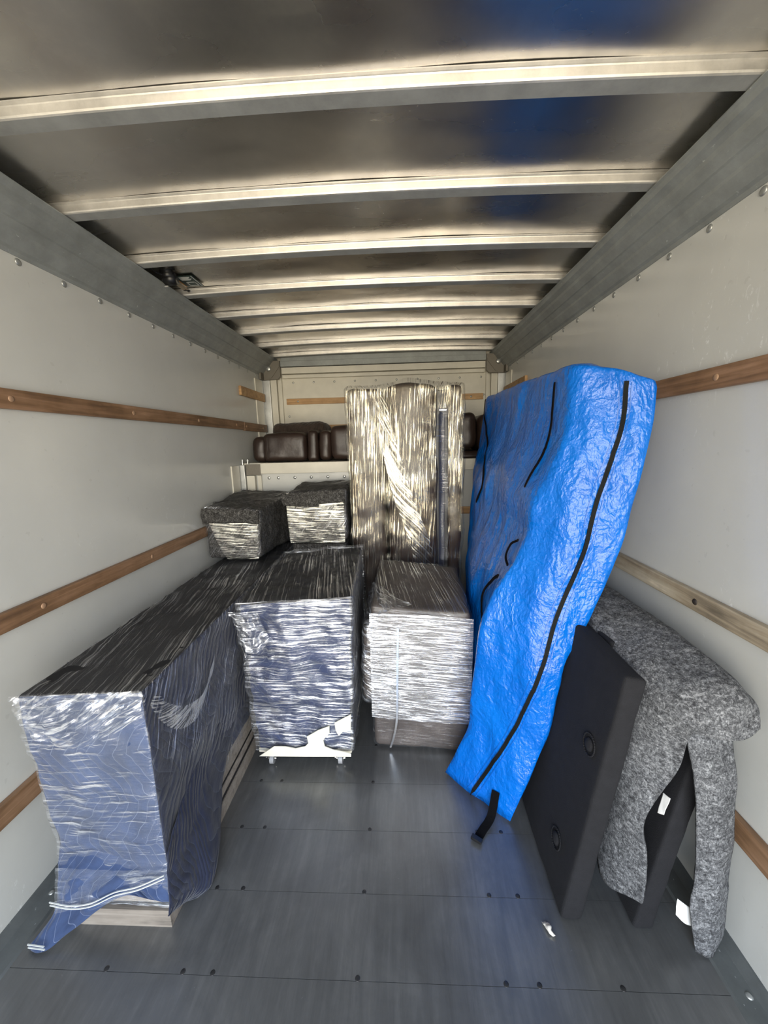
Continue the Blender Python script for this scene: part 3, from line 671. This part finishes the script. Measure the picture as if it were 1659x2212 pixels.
# ------------------------------------------------------------------ brown upholstered box, centre
t = empty('wrapped_ottoman', 'brown upholstered box with tight silvery film standing between trolley box and blue bag', 'wrapped furniture'); t.location = (.23, 1.75, 0)
CB = [(.000, 1.765, .008), (.478, 1.735, .004), (.520, 2.35, .004), (.020, 2.50, .008)]
CT = [(.000, 1.765, .792), (.490, 1.735, .765), (.510, 2.37, .790), (.012, 2.55, .800)]
w5 = wr(5, .008, 31)
rel(link('upholstered_body', hexblock(CB, CT, .025, .030, lambda c, n: w5(c)), M['brown_fab'], t, True), t)
bm = hexblock([(-.058, 1.79, .27), (.06, 1.785, .22), (.06, 2.4, .22), (-.045, 2.4, .27)], [(-.045, 1.79, .66), (.06, 1.785, .74), (.06, 2.4, .74), (-.035, 2.4, .66)], .03, .035, lambda c, n: w5(c))
rel(link('arm_pad', bm, M['brown_fab'], t, True), t)
bm = hexblock([(-.058, 1.79, .25), (.06, 1.785, .22), (.06, 2.4, .22), (-.045, 2.4, .25)], [(-.045, 1.79, .68), (.06, 1.785, .74), (.06, 2.4, .74), (-.035, 2.4, .68)], .02, .035, lambda c, n: w5(c)+w4(c), .008)
rel(link('arm_film', bm, M['film_bunch'], t, True), t)
bm = hexblock([(.0, 1.765, .006), (.478, 1.735, .006), (.520, 2.35, .006), (.020, 2.5, .006)], CT, .014, .028, lambda c, n: w5(c)+.4*w4(c), .007, dict(front=0, right=0, left=3, back=0, top=2, bottom=0))
rel(link('stretch_film', bm, [M['film_clear'], M['film_side'], M['film_top'], M['film_bunch']], t, True), t)
bm = patch_bm([[(-.006, 1.742, .20), (.24, 1.722, .19), (.486, 1.718, .18)], [(-.004, 1.742, .50), (.24, 1.718, .50), (.494, 1.718, .48)], [(-.004, 1.742, .765), (.24, 1.722, .765), (.497, 1.718, .745)]], 40, 60, lambda p, u, v: .004*noise.noise(Vector((u*7, v*10, 3))))
rel(link('tight_film_band', bm, M['film_mid'], t, True), t)
bm = patch_bm([[(-.035, 1.78, .60), (.02, 1.735, .70), (.05, 1.725, .785)], [(-.03, 1.86, .70), (.05, 1.80, .80), (.20, 1.76, .800)], [(.0, 2.05, .81), (.06, 1.9, .835), (.14, 1.79, .812)]], 24, 24, wr(18, .008, 3))
rel(link('loose_film', bm, M['film_bunch'], t, True), t)
bm = bmesh.new(); ribbon(bm, [(.135, 1.716, .70), (.128, 1.712, .45), (.122, 1.715, .22), (.105, 1.728, .10), (.085, 1.745, .02)], .010, (1, 0, 0), .002, 30)
rel(link('film_tail', bm, M['film_bunch'], t), t)

# ------------------------------------------------------------------ felt-wrapped boxes at the back left
def feltbox(name, label, B, T, seed, over, filmrect, filmang, shag=0.0):
    t = empty(name, label, 'wrapped box', 'felt wrapped boxes at the back left'); t.location = B[0]
    f1 = wr(6, .010, seed); f2 = wr(22, .006, seed+3)
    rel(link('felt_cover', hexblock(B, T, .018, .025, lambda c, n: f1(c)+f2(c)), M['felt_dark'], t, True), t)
    rel(link('felt_fold', over, M['felt_dark'], t, True), t)
    rel(link('stretch_film', filmrect, M['film_felt'], t, True), t)
    rel(link('side_film', hexblock(B, T, .03, .025, lambda c, n: f1(c)+f2(c), .009), M['film_side'], t, True), t)
B1 = [(-1.140, 2.44, .842), (-.785, 2.44, .842), (-.70, 3.05, .842), (-1.136, 3.05, .842)]
T1 = [(-1.142, 2.44, 1.195), (-.775, 2.44, 1.165), (-.70, 3.05, 1.215), (-1.140, 3.05, 1.245)]
bm = patch_bm([[(-1.146, 2.42, 1.185), (-.96, 2.40, 1.185), (-.765, 2.41, 1.165)], [(-1.146, 2.405, 1.14), (-.96, 2.40, 1.135), (-.765, 2.40, 1.125)], [(-1.142, 2.415, 1.085), (-.96, 2.405, 1.095), (-.768, 2.41, 1.08)]], 40, 16, wr(16, .010, 4), .012)
fb = patch_bm([[(-1.0, 2.408, .845), (-.90, 2.405, .845), (-.788, 2.408, .845)], [(-1.05, 2.405, .95), (-.92, 2.402, .95), (-.782, 2.405, .95)], [(-1.10, 2.405, 1.09), (-.94, 2.402, 1.09), (-.778, 2.405, 1.09)]], 30, 40, wr(9, .003, 4))
feltbox('felt_wrapped_box', 'dark grey felt wrapped box against the left wall on the long cabinet', B1, T1, 2, bm, fb, 0)
B2 = [(-.630, 2.62, .900), (-.225, 2.62, .905), (-.225, 3.10, .905), (-.640, 3.10, .900)]
T2 = [(-.650, 2.62, 1.250), (-.222, 2.62, 1.275), (-.222, 3.10, 1.30), (-.650, 3.10, 1.285)]
bm = patch_bm([[(-.665, 2.60, 1.25), (-.45, 2.585, 1.265), (-.225, 2.595, 1.275)], [(-.670, 2.585, 1.215), (-.45, 2.58, 1.215), (-.224, 2.585, 1.215)], [(-.655, 2.59, 1.17), (-.45, 2.585, 1.16), (-.228, 2.59, 1.165)]], 40, 16, wr(14, .012, 8), .012)
fb = patch_bm([[(-.62, 2.588, .905), (-.43, 2.585, .905), (-.235, 2.588, .905)], [(-.63, 2.588, 1.03), (-.43, 2.582, 1.03), (-.235, 2.585, 1.03)], [(-.635, 2.59, 1.17), (-.43, 2.582, 1.175), (-.235, 2.585, 1.19)]], 30, 40, wr(9, .004, 14))
feltbox('felt_wrapped_box', 'dark grey felt wrapped box between the left felt box and the tall piece', B2, T2, 7, bm, fb, 0)
# what carries the second felt box, in the shade behind the trolley box
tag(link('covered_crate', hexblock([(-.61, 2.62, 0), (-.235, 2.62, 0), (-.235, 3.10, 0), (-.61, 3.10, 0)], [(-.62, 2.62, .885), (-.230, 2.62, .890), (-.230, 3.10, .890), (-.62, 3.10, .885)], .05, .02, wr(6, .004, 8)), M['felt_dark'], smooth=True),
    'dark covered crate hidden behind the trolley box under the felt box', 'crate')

# ------------------------------------------------------------------ tall wrapped upholstered piece
t = empty('wrapped_armchair', 'tall dark leather seat standing on end in glossy vertical film', 'wrapped furniture'); t.location = (.19, 2.65, 0)
w6 = wr(4, .012, 41); w7 = wr(12, .004, 44)
def section(name, x0, x1, z0, z1, yf, r, dxt=0, dome=.0):
    b = hexblock([(x0+dxt, yf, z0), (x1+dxt, yf, z0), (x1+dxt, 3.08, z0), (x0+dxt, 3.08, z0)], [(x0, yf, z1), (x1, yf, z1), (x1, 3.08, z1), (x0, 3.08, z1)], .03, r,
                 lambda c, n: w6(c)+(dome*math.sin(math.pi*min(1, max(0, (c.x-x0)/(x1-x0)))) if n.y < -.4 else 0))
    return rel(link(name, b, M['leather'], t, True), t)
section('arm', -.200, .050, .0, 1.945, 2.672, .04, .01, .008)
section('backrest', .058, .412, .0, 1.958, 2.672, .05, .02, .030)
section('side_panel', .487, .580, .0, 1.958, 2.668, .025, .0)
bm = bmesh.new(); box(bm, (.40, 2.72, .02), (.50, 3.05, 1.93), .01); rel(link('frame', bm, M['black'], t), t)
bm = bmesh.new(); box(bm, (.425, 2.655, 1.785), (.475, 2.68, 1.795), .002); rel(link('metal_clip', bm, M['chrome'], t), t)
bm = bmesh.new(); box(bm, (.428, 2.68, .30), (.468, 2.725, 1.78), .006); rel(link('dark_rail', bm, M['navy_dark'], t), t)
def dt(c, n):
    v = w6(c)+w7(c)
    if n.y < -.4:
        v += .035*math.exp(-((c.x-.24)/.13)**2)-.020*math.exp(-((c.x-.445)/.03)**2)
    return v
bm = hexblock([(-.19, 2.66, .02), (.59, 2.655, .02), (.59, 3.08, .02), (-.19, 3.08, .02)], [(-.200, 2.655, 1.952), (.588, 2.650, 1.966), (.588, 3.08, 1.966), (-.200, 3.08, 1.952)], .02, .03, dt, .010)
for f in bm.faces:
    c = f.calc_center_median()
    if f.normal.y < -.3 and .412+.03*(1.8-c.z)*0 < c.x < .480 and c.z < 1.80: f.material_index = 1
rel(link('stretch_film', bm, [M['film_tall'], M['film_clear']], t, True), t)
M['film_diag'] = film_mat('clear_film_steep_diagonal', 2.05, .9, tint=(1, .97, .86), sy=40, sx=1.6, lo=.46, hi=.62, base=.03, haze=.04)
bm = patch_bm([[(-.02, 2.612, 1.90), (.06, 2.60, 1.90)], [(.03, 2.606, 1.60), (.13, 2.585, 1.60)], [(.10, 2.59, 1.25), (.23, 2.575, 1.25)], [(.20, 2.585, .95), (.34, 2.588, .95)], [(.26, 2.59, .70), (.42, 2.60, .70)]], 16, 60, wr(10, .006, 3))
rel(link('film_band', bm, M['film_diag'], t, True), t)

# ------------------------------------------------------------------ leather sofa on the shelf over the cab
t = empty('leather_sofa', 'dark brown leather sofa lying on the shelf over the cab', 'sofa'); t.location = (-.15, 3.5, ZA+.012)
w8 = wr(5, .010, 51)
def pad(name, x0, x1, z0, z1, y0, y1, r, mat='leather', sag=0):
    b = hexblock([(x0, y0, z0), (x1, y0, z0), (x1, y1, z0), (x0, y1, z0)], [(x0+.0, y0+.02, z1), (x1, y0+.02, z1), (x1, y1, z1), (x0, y1, z1)], .025, r, lambda c, n: w8(c))
    return rel(link(name, b, M[mat], t, True), t)
pad('arm_side', -1.125, -.985, ZA+.014, 1.665, 3.28, 3.75, .06)
pad('armrest', -1.010, -.632, ZA+.016, 1.690, 3.235, 3.75, .05)
pad('seat_front', -.628, -.535, ZA+.016, 1.710, 3.25, 3.75, .035)
pad('cushion_edge', -.532, -.425, ZA+.02, 1.700, 3.255, 3.75, .045)
pad('seat_cushion', -.430, .62, ZA+.018, 1.740, 3.24, 3.78, .06)
pad('armrest', .63, .80, ZA+.09, 1.820, 3.26, 3.75, .06)
pad('armrest', .81, 1.08, ZA+.07, 1.800, 3.27, 3.75, .06)
pad('sofa_base', .60, 1.10, ZA+.014, 1.50, 3.28, 3.75, .02)
M['quilt_leather'] = quilt_mat('quilted_brown_leather', (.045, .032, .025), (.012, .009, .007), .8)
pad('quilted_back', -1.0, -.50, 1.62, 1.785, 3.46, 3.80, .07, 'quilt_leather')
bm = bmesh.new()
for x in (-.965, -.955): ribbon(bm, [(x, 3.232, 1.47), (x, 3.222, 1.56), (x+.005, 3.232, 1.65)], .003, (1, 0, 0), .004, 12)
rel(link('piping', bm, M['leather'], t), t)

# ------------------------------------------------------------------ blue mattress bag
t = empty('mattress_bag', 'bright blue zipped mattress bag leaning against the right wall', 'mattress bag'); t.location = (.60, 1.6, 0)
FL = [Vector(v) for v in ((.349, 1.62, .017), (.435, 1.58, .279), (.444, 1.56, .46), (.469, 1.55, .691), (.514, 1.55, .904), (.644, 1.52, 1.183), (.672, 1.51, 1.339), (.775, 1.50, 1.608), (.795, 1.50, 1.815))]
FR = [Vector(v) for v in ((.601, 1.352, .012), (.718, 1.350, .380), (.762, 1.35, .617), (.785, 1.35, .742), (.875, 1.355, .929), (.952, 1.36, 1.159), (.987, 1.36, 1.369), (1.027, 1.36, 1.605), (1.035, 1.365, 1.735))]
BL = [Vector(v) for v in ((.635, 2.95, .015), (.635, 2.90, .28), (.635, 2.75, .46), (.635, 2.72, .69), (.65, 2.75, .90), (.668, 2.78, 1.18), (.69, 2.85, 1.34), (.76, 3.0, 1.62), (.80, 3.05, 1.86))]
BR = [Vector(v) for v in ((.80, 2.95, .015), (.81, 2.95, .38), (.825, 2.95, .60), (.84, 2.95, .74), (.885, 2.95, .93), (.96, 3.0, 1.16), (1.02, 3.0, 1.37), (1.08, 3.05, 1.60), (1.09, 3.05, 1.80))]
def tv(P, t_): return crom(P, t_)
def ringpt(t_, a):
    """a in 0..4: 0-1 front L->R, 1-2 right side, 2-3 back, 3-4 left side back->front"""
    fl_, fr_, bl_, br_ = (tv(P, t_) for P in (FL, FR, BL, BR))
    mid = math.sin(math.pi*t_)
    if a <= 1:
        p = fl_.lerp(fr_, a); p.y -= .045*math.sin(math.pi*a)*(.4+.6*mid); return p
    if a <= 2: return fr_.lerp(br_, a-1)
    if a <= 3: return br_.lerp(bl_, a-2)
    s = a-3; p = bl_.lerp(fl_, s)
    # the face recedes quickly behind the loose front corner, then runs flat
    dep = 1-s; k = max(0, 1-t_*1.25)
    p.x += .115*k*math.sin(math.pi*min(1, dep*2.2)**.55)*(1 if dep < .46 else max(0, 1-(dep-.46)/.54))
    p.x -= .02*math.sin(math.pi*dep)*t_
    return p
cols = [i/22 for i in range(23)] + [1+i/46 for i in range(1, 47)] + [2+i/14 for i in range(1, 15)] + [3+i/60 for i in range(1, 60)]
rows = 78
bm = bmesh.new(); uvl = bm.loops.layers.uv.verify(); Vg = []
def bagdisp(p, a, t_):
    q = Vector((p.x*7, p.y*7, p.z*3+p.x*3))
    v = .012*noise.fractal(q, .8, 2, 2)-.016*(abs(noise.noise(q*1.1+Vector((5, 0, 0))))-.25)
    # long drape folds on the front panel and dents on the side face
    if a <= 1:
        v += .010*math.sin(a*9+t_*7+2*noise.noise(p*3))*math.sin(math.pi*a)
    if a >= 3: v += .016*noise.noise(Vector((p.y*3, p.z*2.2, 4)))
    return v
for j in range(rows+1):
    t_ = j/rows; ring = []
    for k, a in enumerate(cols):
        p = ringpt(t_, a); q = ringpt(t_, (a+.02) % 4)-ringpt(t_, (a-.02) % 4); up = ringpt(min(1, t_+.02), a)-ringpt(max(0, t_-.02), a)
        n = q.cross(up).normalized(); p = p+n*bagdisp(p, a, t_); p.z = max(.006, p.z)
        # soften the four vertical edges and the top rim
        ring.append(p)
    Vg.append(ring)
nc = len(cols)
for _ in range(2):
    for j in range(rows+1):
        r_ = Vg[j]; Vg[j] = [(r_[(k-1) % nc]+r_[k]*2+r_[(k+1) % nc])/4 if min(abs(cols[k]-e) for e in (0, 1, 2, 3, 4)) < .03 else r_[k] for k in range(nc)]
# rounded top: shrink the last rings and dome the cap
cen = sum((Vg[-1][k] for k in range(nc)), Vector())/nc
cap = []
for (f, h) in ((.985, .014), (.95, .026), (.88, .034), (.75, .039), (.5, .043), (.25, .045)):
    cap.append([Vector((p.x*f+(.5*(p.x+(p.x+cen.x)/2))*(1-f) if 0 else cen.x+.15*(p.y-cen.y)/1.5*0+(p.x-cen.x)*f, cen.y+(p.y-cen.y)*(.9+.1*f), cen.z+(p.z-cen.z)*1.0+h+.006*noise.noise(p*9))) for p in Vg[-1]])
Vg += cap
BV = [[bm.verts.new(p) for p in ring] for ring in Vg]
for j in range(len(Vg)-1):
    for k in range(nc):
        k2 = (k+1) % nc; f = bm.faces.new((BV[j][k], BV[j][k2], BV[j+1][k2], BV[j+1][k]))
        for l, (a, b) in zip(f.loops, ((k, j), (k+1, j), (k+1, j+1), (k, j+1))): l[uvl].uv = (a*.03, b*.024)
bm.faces.new(BV[0][::-1]); bm.faces.new(BV[-1])
bmesh.ops.recalc_face_normals(bm, faces=bm.faces[:])
bagbvh = BVHTree.FromBMesh(bm)
rel(link('bag_cover', bm, M['tarp'], t, True), t)
def snap(p, off=.003):
    loc, nn, i_, d_ = bagbvh.find_nearest(Vector(p)); return loc+nn*off, nn
def bagstrip(name, pts, w, mat, h=.004, n=60, off=.005, parent=None):
    P = [Vector(p) for p in pts]; bm = bmesh.new(); R = []; path = [snap(crom(P, i/n), off) for i in range(n+1)]
    for i, (c, nn) in enumerate(path):
        d = (path[min(n, i+1)][0]-path[max(0, i-1)][0]).normalized(); s = d.cross(nn).normalized()
        R.append([bm.verts.new(c+s*a*w/2+nn*b*h) for a, b in ((-1, -.6), (1, -.6), (1, .6), (-1, .6))])
    for i in range(n):
        for k in range(4): bm.faces.new((R[i][k], R[i][(k+1) % 4], R[i+1][(k+1) % 4], R[i+1][k]))
    bm.faces.new(R[0][::-1]); bm.faces.new(R[-1]); bmesh.ops.recalc_face_normals(bm, faces=bm.faces[:])
    return rel(link(name, bm, mat, t), t)
zf = [.42, .54, .66, .72, .64, .59, .60, .60, .60]
bagstrip('zipper', [ringpt(i/8, zf[i]) for i in range(9)], .0145, M['zipper'], .003, 90)
M['seam'] = simple('blue_stitched_seam', (.002, .12, .50), .35)
for d in (-.065, .060): bagstrip('stitched_seam', [ringpt(i/8, zf[i]+d) for i in range(9)], .003, M['seam'], .003, 120, .001)
bagstrip('side_strap', [(.785, 1.62, 1.80), (.758, 1.618, 1.683), (.732, 1.60, 1.571), (.713, 1.60, 1.487), (.688, 1.623, 1.379)], .012, M['strap'], .003, 40)
bagstrip('side_strap', [(.795, 2.951, 1.877), (.758, 2.839, 1.712), (.708, 2.513, 1.489), (.671, 2.369, 1.323), (.641, 2.446, 1.196)], .018, M['strap'], .003, 40)
bagstrip('handle', [(.640, 1.568, 1.171), (.629, 1.665, 1.125), (.618, 1.666, 1.077), (.613, 1.586, 1.051)], .008, M['strap'], .005, 30, .012)
bagstrip('handle', [(.598, 1.604, .986), (.579, 1.712, .911), (.567, 1.75, .857), (.55, 1.70, .80), (.52, 1.60, .76)], .014, M['strap'], .006, 30, .014)
bm = bmesh.new(); ribbon(bm, [(.545, 1.42, .10), (.515, 1.37, .03), (.47, 1.325, .010), (.438, 1.285, .008)], .034, (.75, -.6, .1), .004, 24); rel(link('floor_strap', bm, M['strap'], t), t)
bm = bmesh.new(); box(bm, (-.022, -.010, 0), (.022, .010, .012), .002); o = link('strap_buckle', bm, M['black'], t, loc=(.440, 1.288, .008)); o.rotation_euler = (0, 0, -.6); rel(o, t)

# ------------------------------------------------------------------ charcoal panels and the felt blanket
def panel(name, label, bl, br, tr, tl, y0, y1, r, bts=()):
    t = empty(name, label, 'upholstered panel'); t.location = (bl[0], y0, 0)
    B = [(bl[0], y0, bl[1]), (br[0], y0, br[1]), (br[0]+.01, y1, br[1]), (bl[0]+.01, y1, bl[1])]
    T = [(tl[0], y0, tl[1]), (tr[0], y0, tr[1]), (tr[0]+.01, y1, tr[1]), (tl[0]+.01, y1, tl[1])]
    rel(link('padded_body', hexblock(B, T, .03, r, wr(7, .003, bl[0]*9)), M['char'], t, True), t)
    for yb, zb in bts:
        k = zb/ tl[1]; x = bl[0]+(tl[0]-bl[0])*k
        nx_ = Vector((-(tl[1]-bl[1]), 0, (tl[0]-bl[0]))).normalized()
        c = Vector((x, yb, zb)); me = dome_proto('button', .022, .010, M['char'])
        o = put(me, 'button', c+nx_*.001, nx_, t); rel(o, t)
        bm = bmesh.new(); q = nx_.to_track_quat('Z', 'Y').to_matrix(); n = 28
        ring = [c+q @ Vector((math.cos(a)*.034, math.sin(a)*.034, .003)) for a in [2*math.pi*i/n for i in range(n)]]
        for i in range(n): cyl(bm, ring[i], ring[(i+1) % n], .0025, 6)
        rel(link('button_piping', bm, M['char'], t, True), t)
    return t
panel('headboard_panel', 'charcoal buttoned panel leaning in front of the grey felt blanket', (.666, .004), (.738, .002), (.868, .880), (.804, .893), 1.035, 1.72, .014, ((1.115, .60), (1.16, .18), (1.52, .60), (1.52, .2)))
panel('headboard_panel', 'charcoal panel leaning under the grey felt blanket, its end showing in the opening', (.890, .004), (.955, .002), (1.085, .755), (1.030, .765), 1.018, 1.95, .012)
panel('headboard_panel', 'added dark panel filling the shade behind the buttoned charcoal panel, topped by the felt', (.782, .004), (.842, .002), (.925, .875), (.872, .890), 1.24, 1.95, .012)  # added panel; stands for the dark shade between the other two

t = empty('felt_blanket', 'light grey speckled felt moving blanket draped over the leaning panels at right', 'moving blanket'); t.location = (1.0, 1.0, 0)
G = [
 [(.885, .985, .155), (.835, 1.10, .085), (.845, 1.22, .16), (.855, 1.5, .20), (.865, 2.0, .20)],
 [(.895, 1.005, .300), (.855, 1.10, .30), (.855, 1.22, .32), (.865, 1.5, .35), (.870, 2.0, .35)],
 [(.900, 1.030, .415), (.865, 1.09, .44), (.862, 1.20, .47), (.868, 1.5, .50), (.875, 2.0, .50)],
 [(.965, 1.010, .625), (.895, 1.060, .65), (.872, 1.17, .67), (.878, 1.5, .70), (.885, 2.0, .70)],
 [(.940, .958, .765), (.905, 1.005, .81), (.880, 1.12, .840), (.880, 1.45, .895), (.90, 2.0, .90)],
 [(.990, .938, .778), (.970, .965, .865), (.945, 1.10, .895), (.955, 1.45, .925), (.96, 2.0, .93)],
 [(1.062, .935, .776), (1.045, .950, .885), (1.04, 1.10, .925), (1.04, 1.45, .935), (1.04, 2.0, .93)],
 [(1.110, .942, .800), (1.100, .975, .875), (1.098, 1.10, .895), (1.11, 1.45, .895), (1.11, 2.0, .88)],
 [(1.120, .968, .785), (1.128, 1.01, .82), (1.135, 1.15, .80), (1.140, 1.45, .78), (1.14, 2.0, .76)],
 [(1.122, 1.010, .770), (1.138, 1.08, .62), (1.142, 1.2, .60), (1.145, 1.5, .60), (1.145, 2.0, .6)],
]
def fd(p, u, v): return .007*noise.fractal(p*7, .8, 2, 3)+.014*math.sin(u*10+v*18+2*noise.noise(p*3))*max(0, .35-u)*1.4
bm = patch_bm(G, 90, 110, fd, .008)
rel(link('felt_cloth', bm, M['felt'], t, True), t)
G2 = [[(.962, 1.030, .80), (1.03, 1.025, .82), (1.095, 1.03, .82)],
      [(.968, .995, .70), (1.03, .985, .70), (1.095, 1.0, .70)],
      [(.979, .970, .608), (1.045, .958, .60), (1.103, .985, .60)],
      [(1.003, .970, .436), (1.06, .960, .44), (1.118, .985, .43)],
      [(1.017, .968, .271), (1.07, .955, .27), (1.128, .985, .26)],
      [(1.012, .968, .185), (1.075, .955, .17), (1.135, .985, .15)],
      [(1.045, .965, .012), (1.085, .955, .008), (1.140, .985, .035)]]
bm = patch_bm(G2, 26, 90, lambda p, u, v: .004*noise.fractal(p*9, .8, 2, 3), .008)
rel(link('felt_hanging_end', bm, M['felt'], t, True), t)
for g_ in ([[(.913, 1.003, .468), (.918, .985, .480)], [(.913, .992, .549), (.918, .968, .555)]], [[(.989, .985, .178), (1.025, .985, .150), (1.060, .99, .130)], [(.987, .983, .122), (1.018, .98, .090), (1.062, .985, .072)]]):
    rel(link('white_care_label', patch_bm(g_, 12, 10, wr(20, .003, 1), .0015), M['white'], t, True), t)

# ------------------------------------------------------------------ litter on the floor
bm = patch_bm([[(.602, 1.030, .005), (.612, 1.028, .010), (.620, 1.020, .005)], [(.608, 1.014, .008), (.616, 1.012, .013), (.624, 1.008, .006)], [(.622, .992, .004), (.628, .990, .007), (.633, .993, .004)]], 14, 14, wr(60, .008, 3), .001)
tag(link('paper_scrap', bm, M['paper'], smooth=True), 'small crumpled torn paper scrap on the floor by the charcoal panel', 'litter')
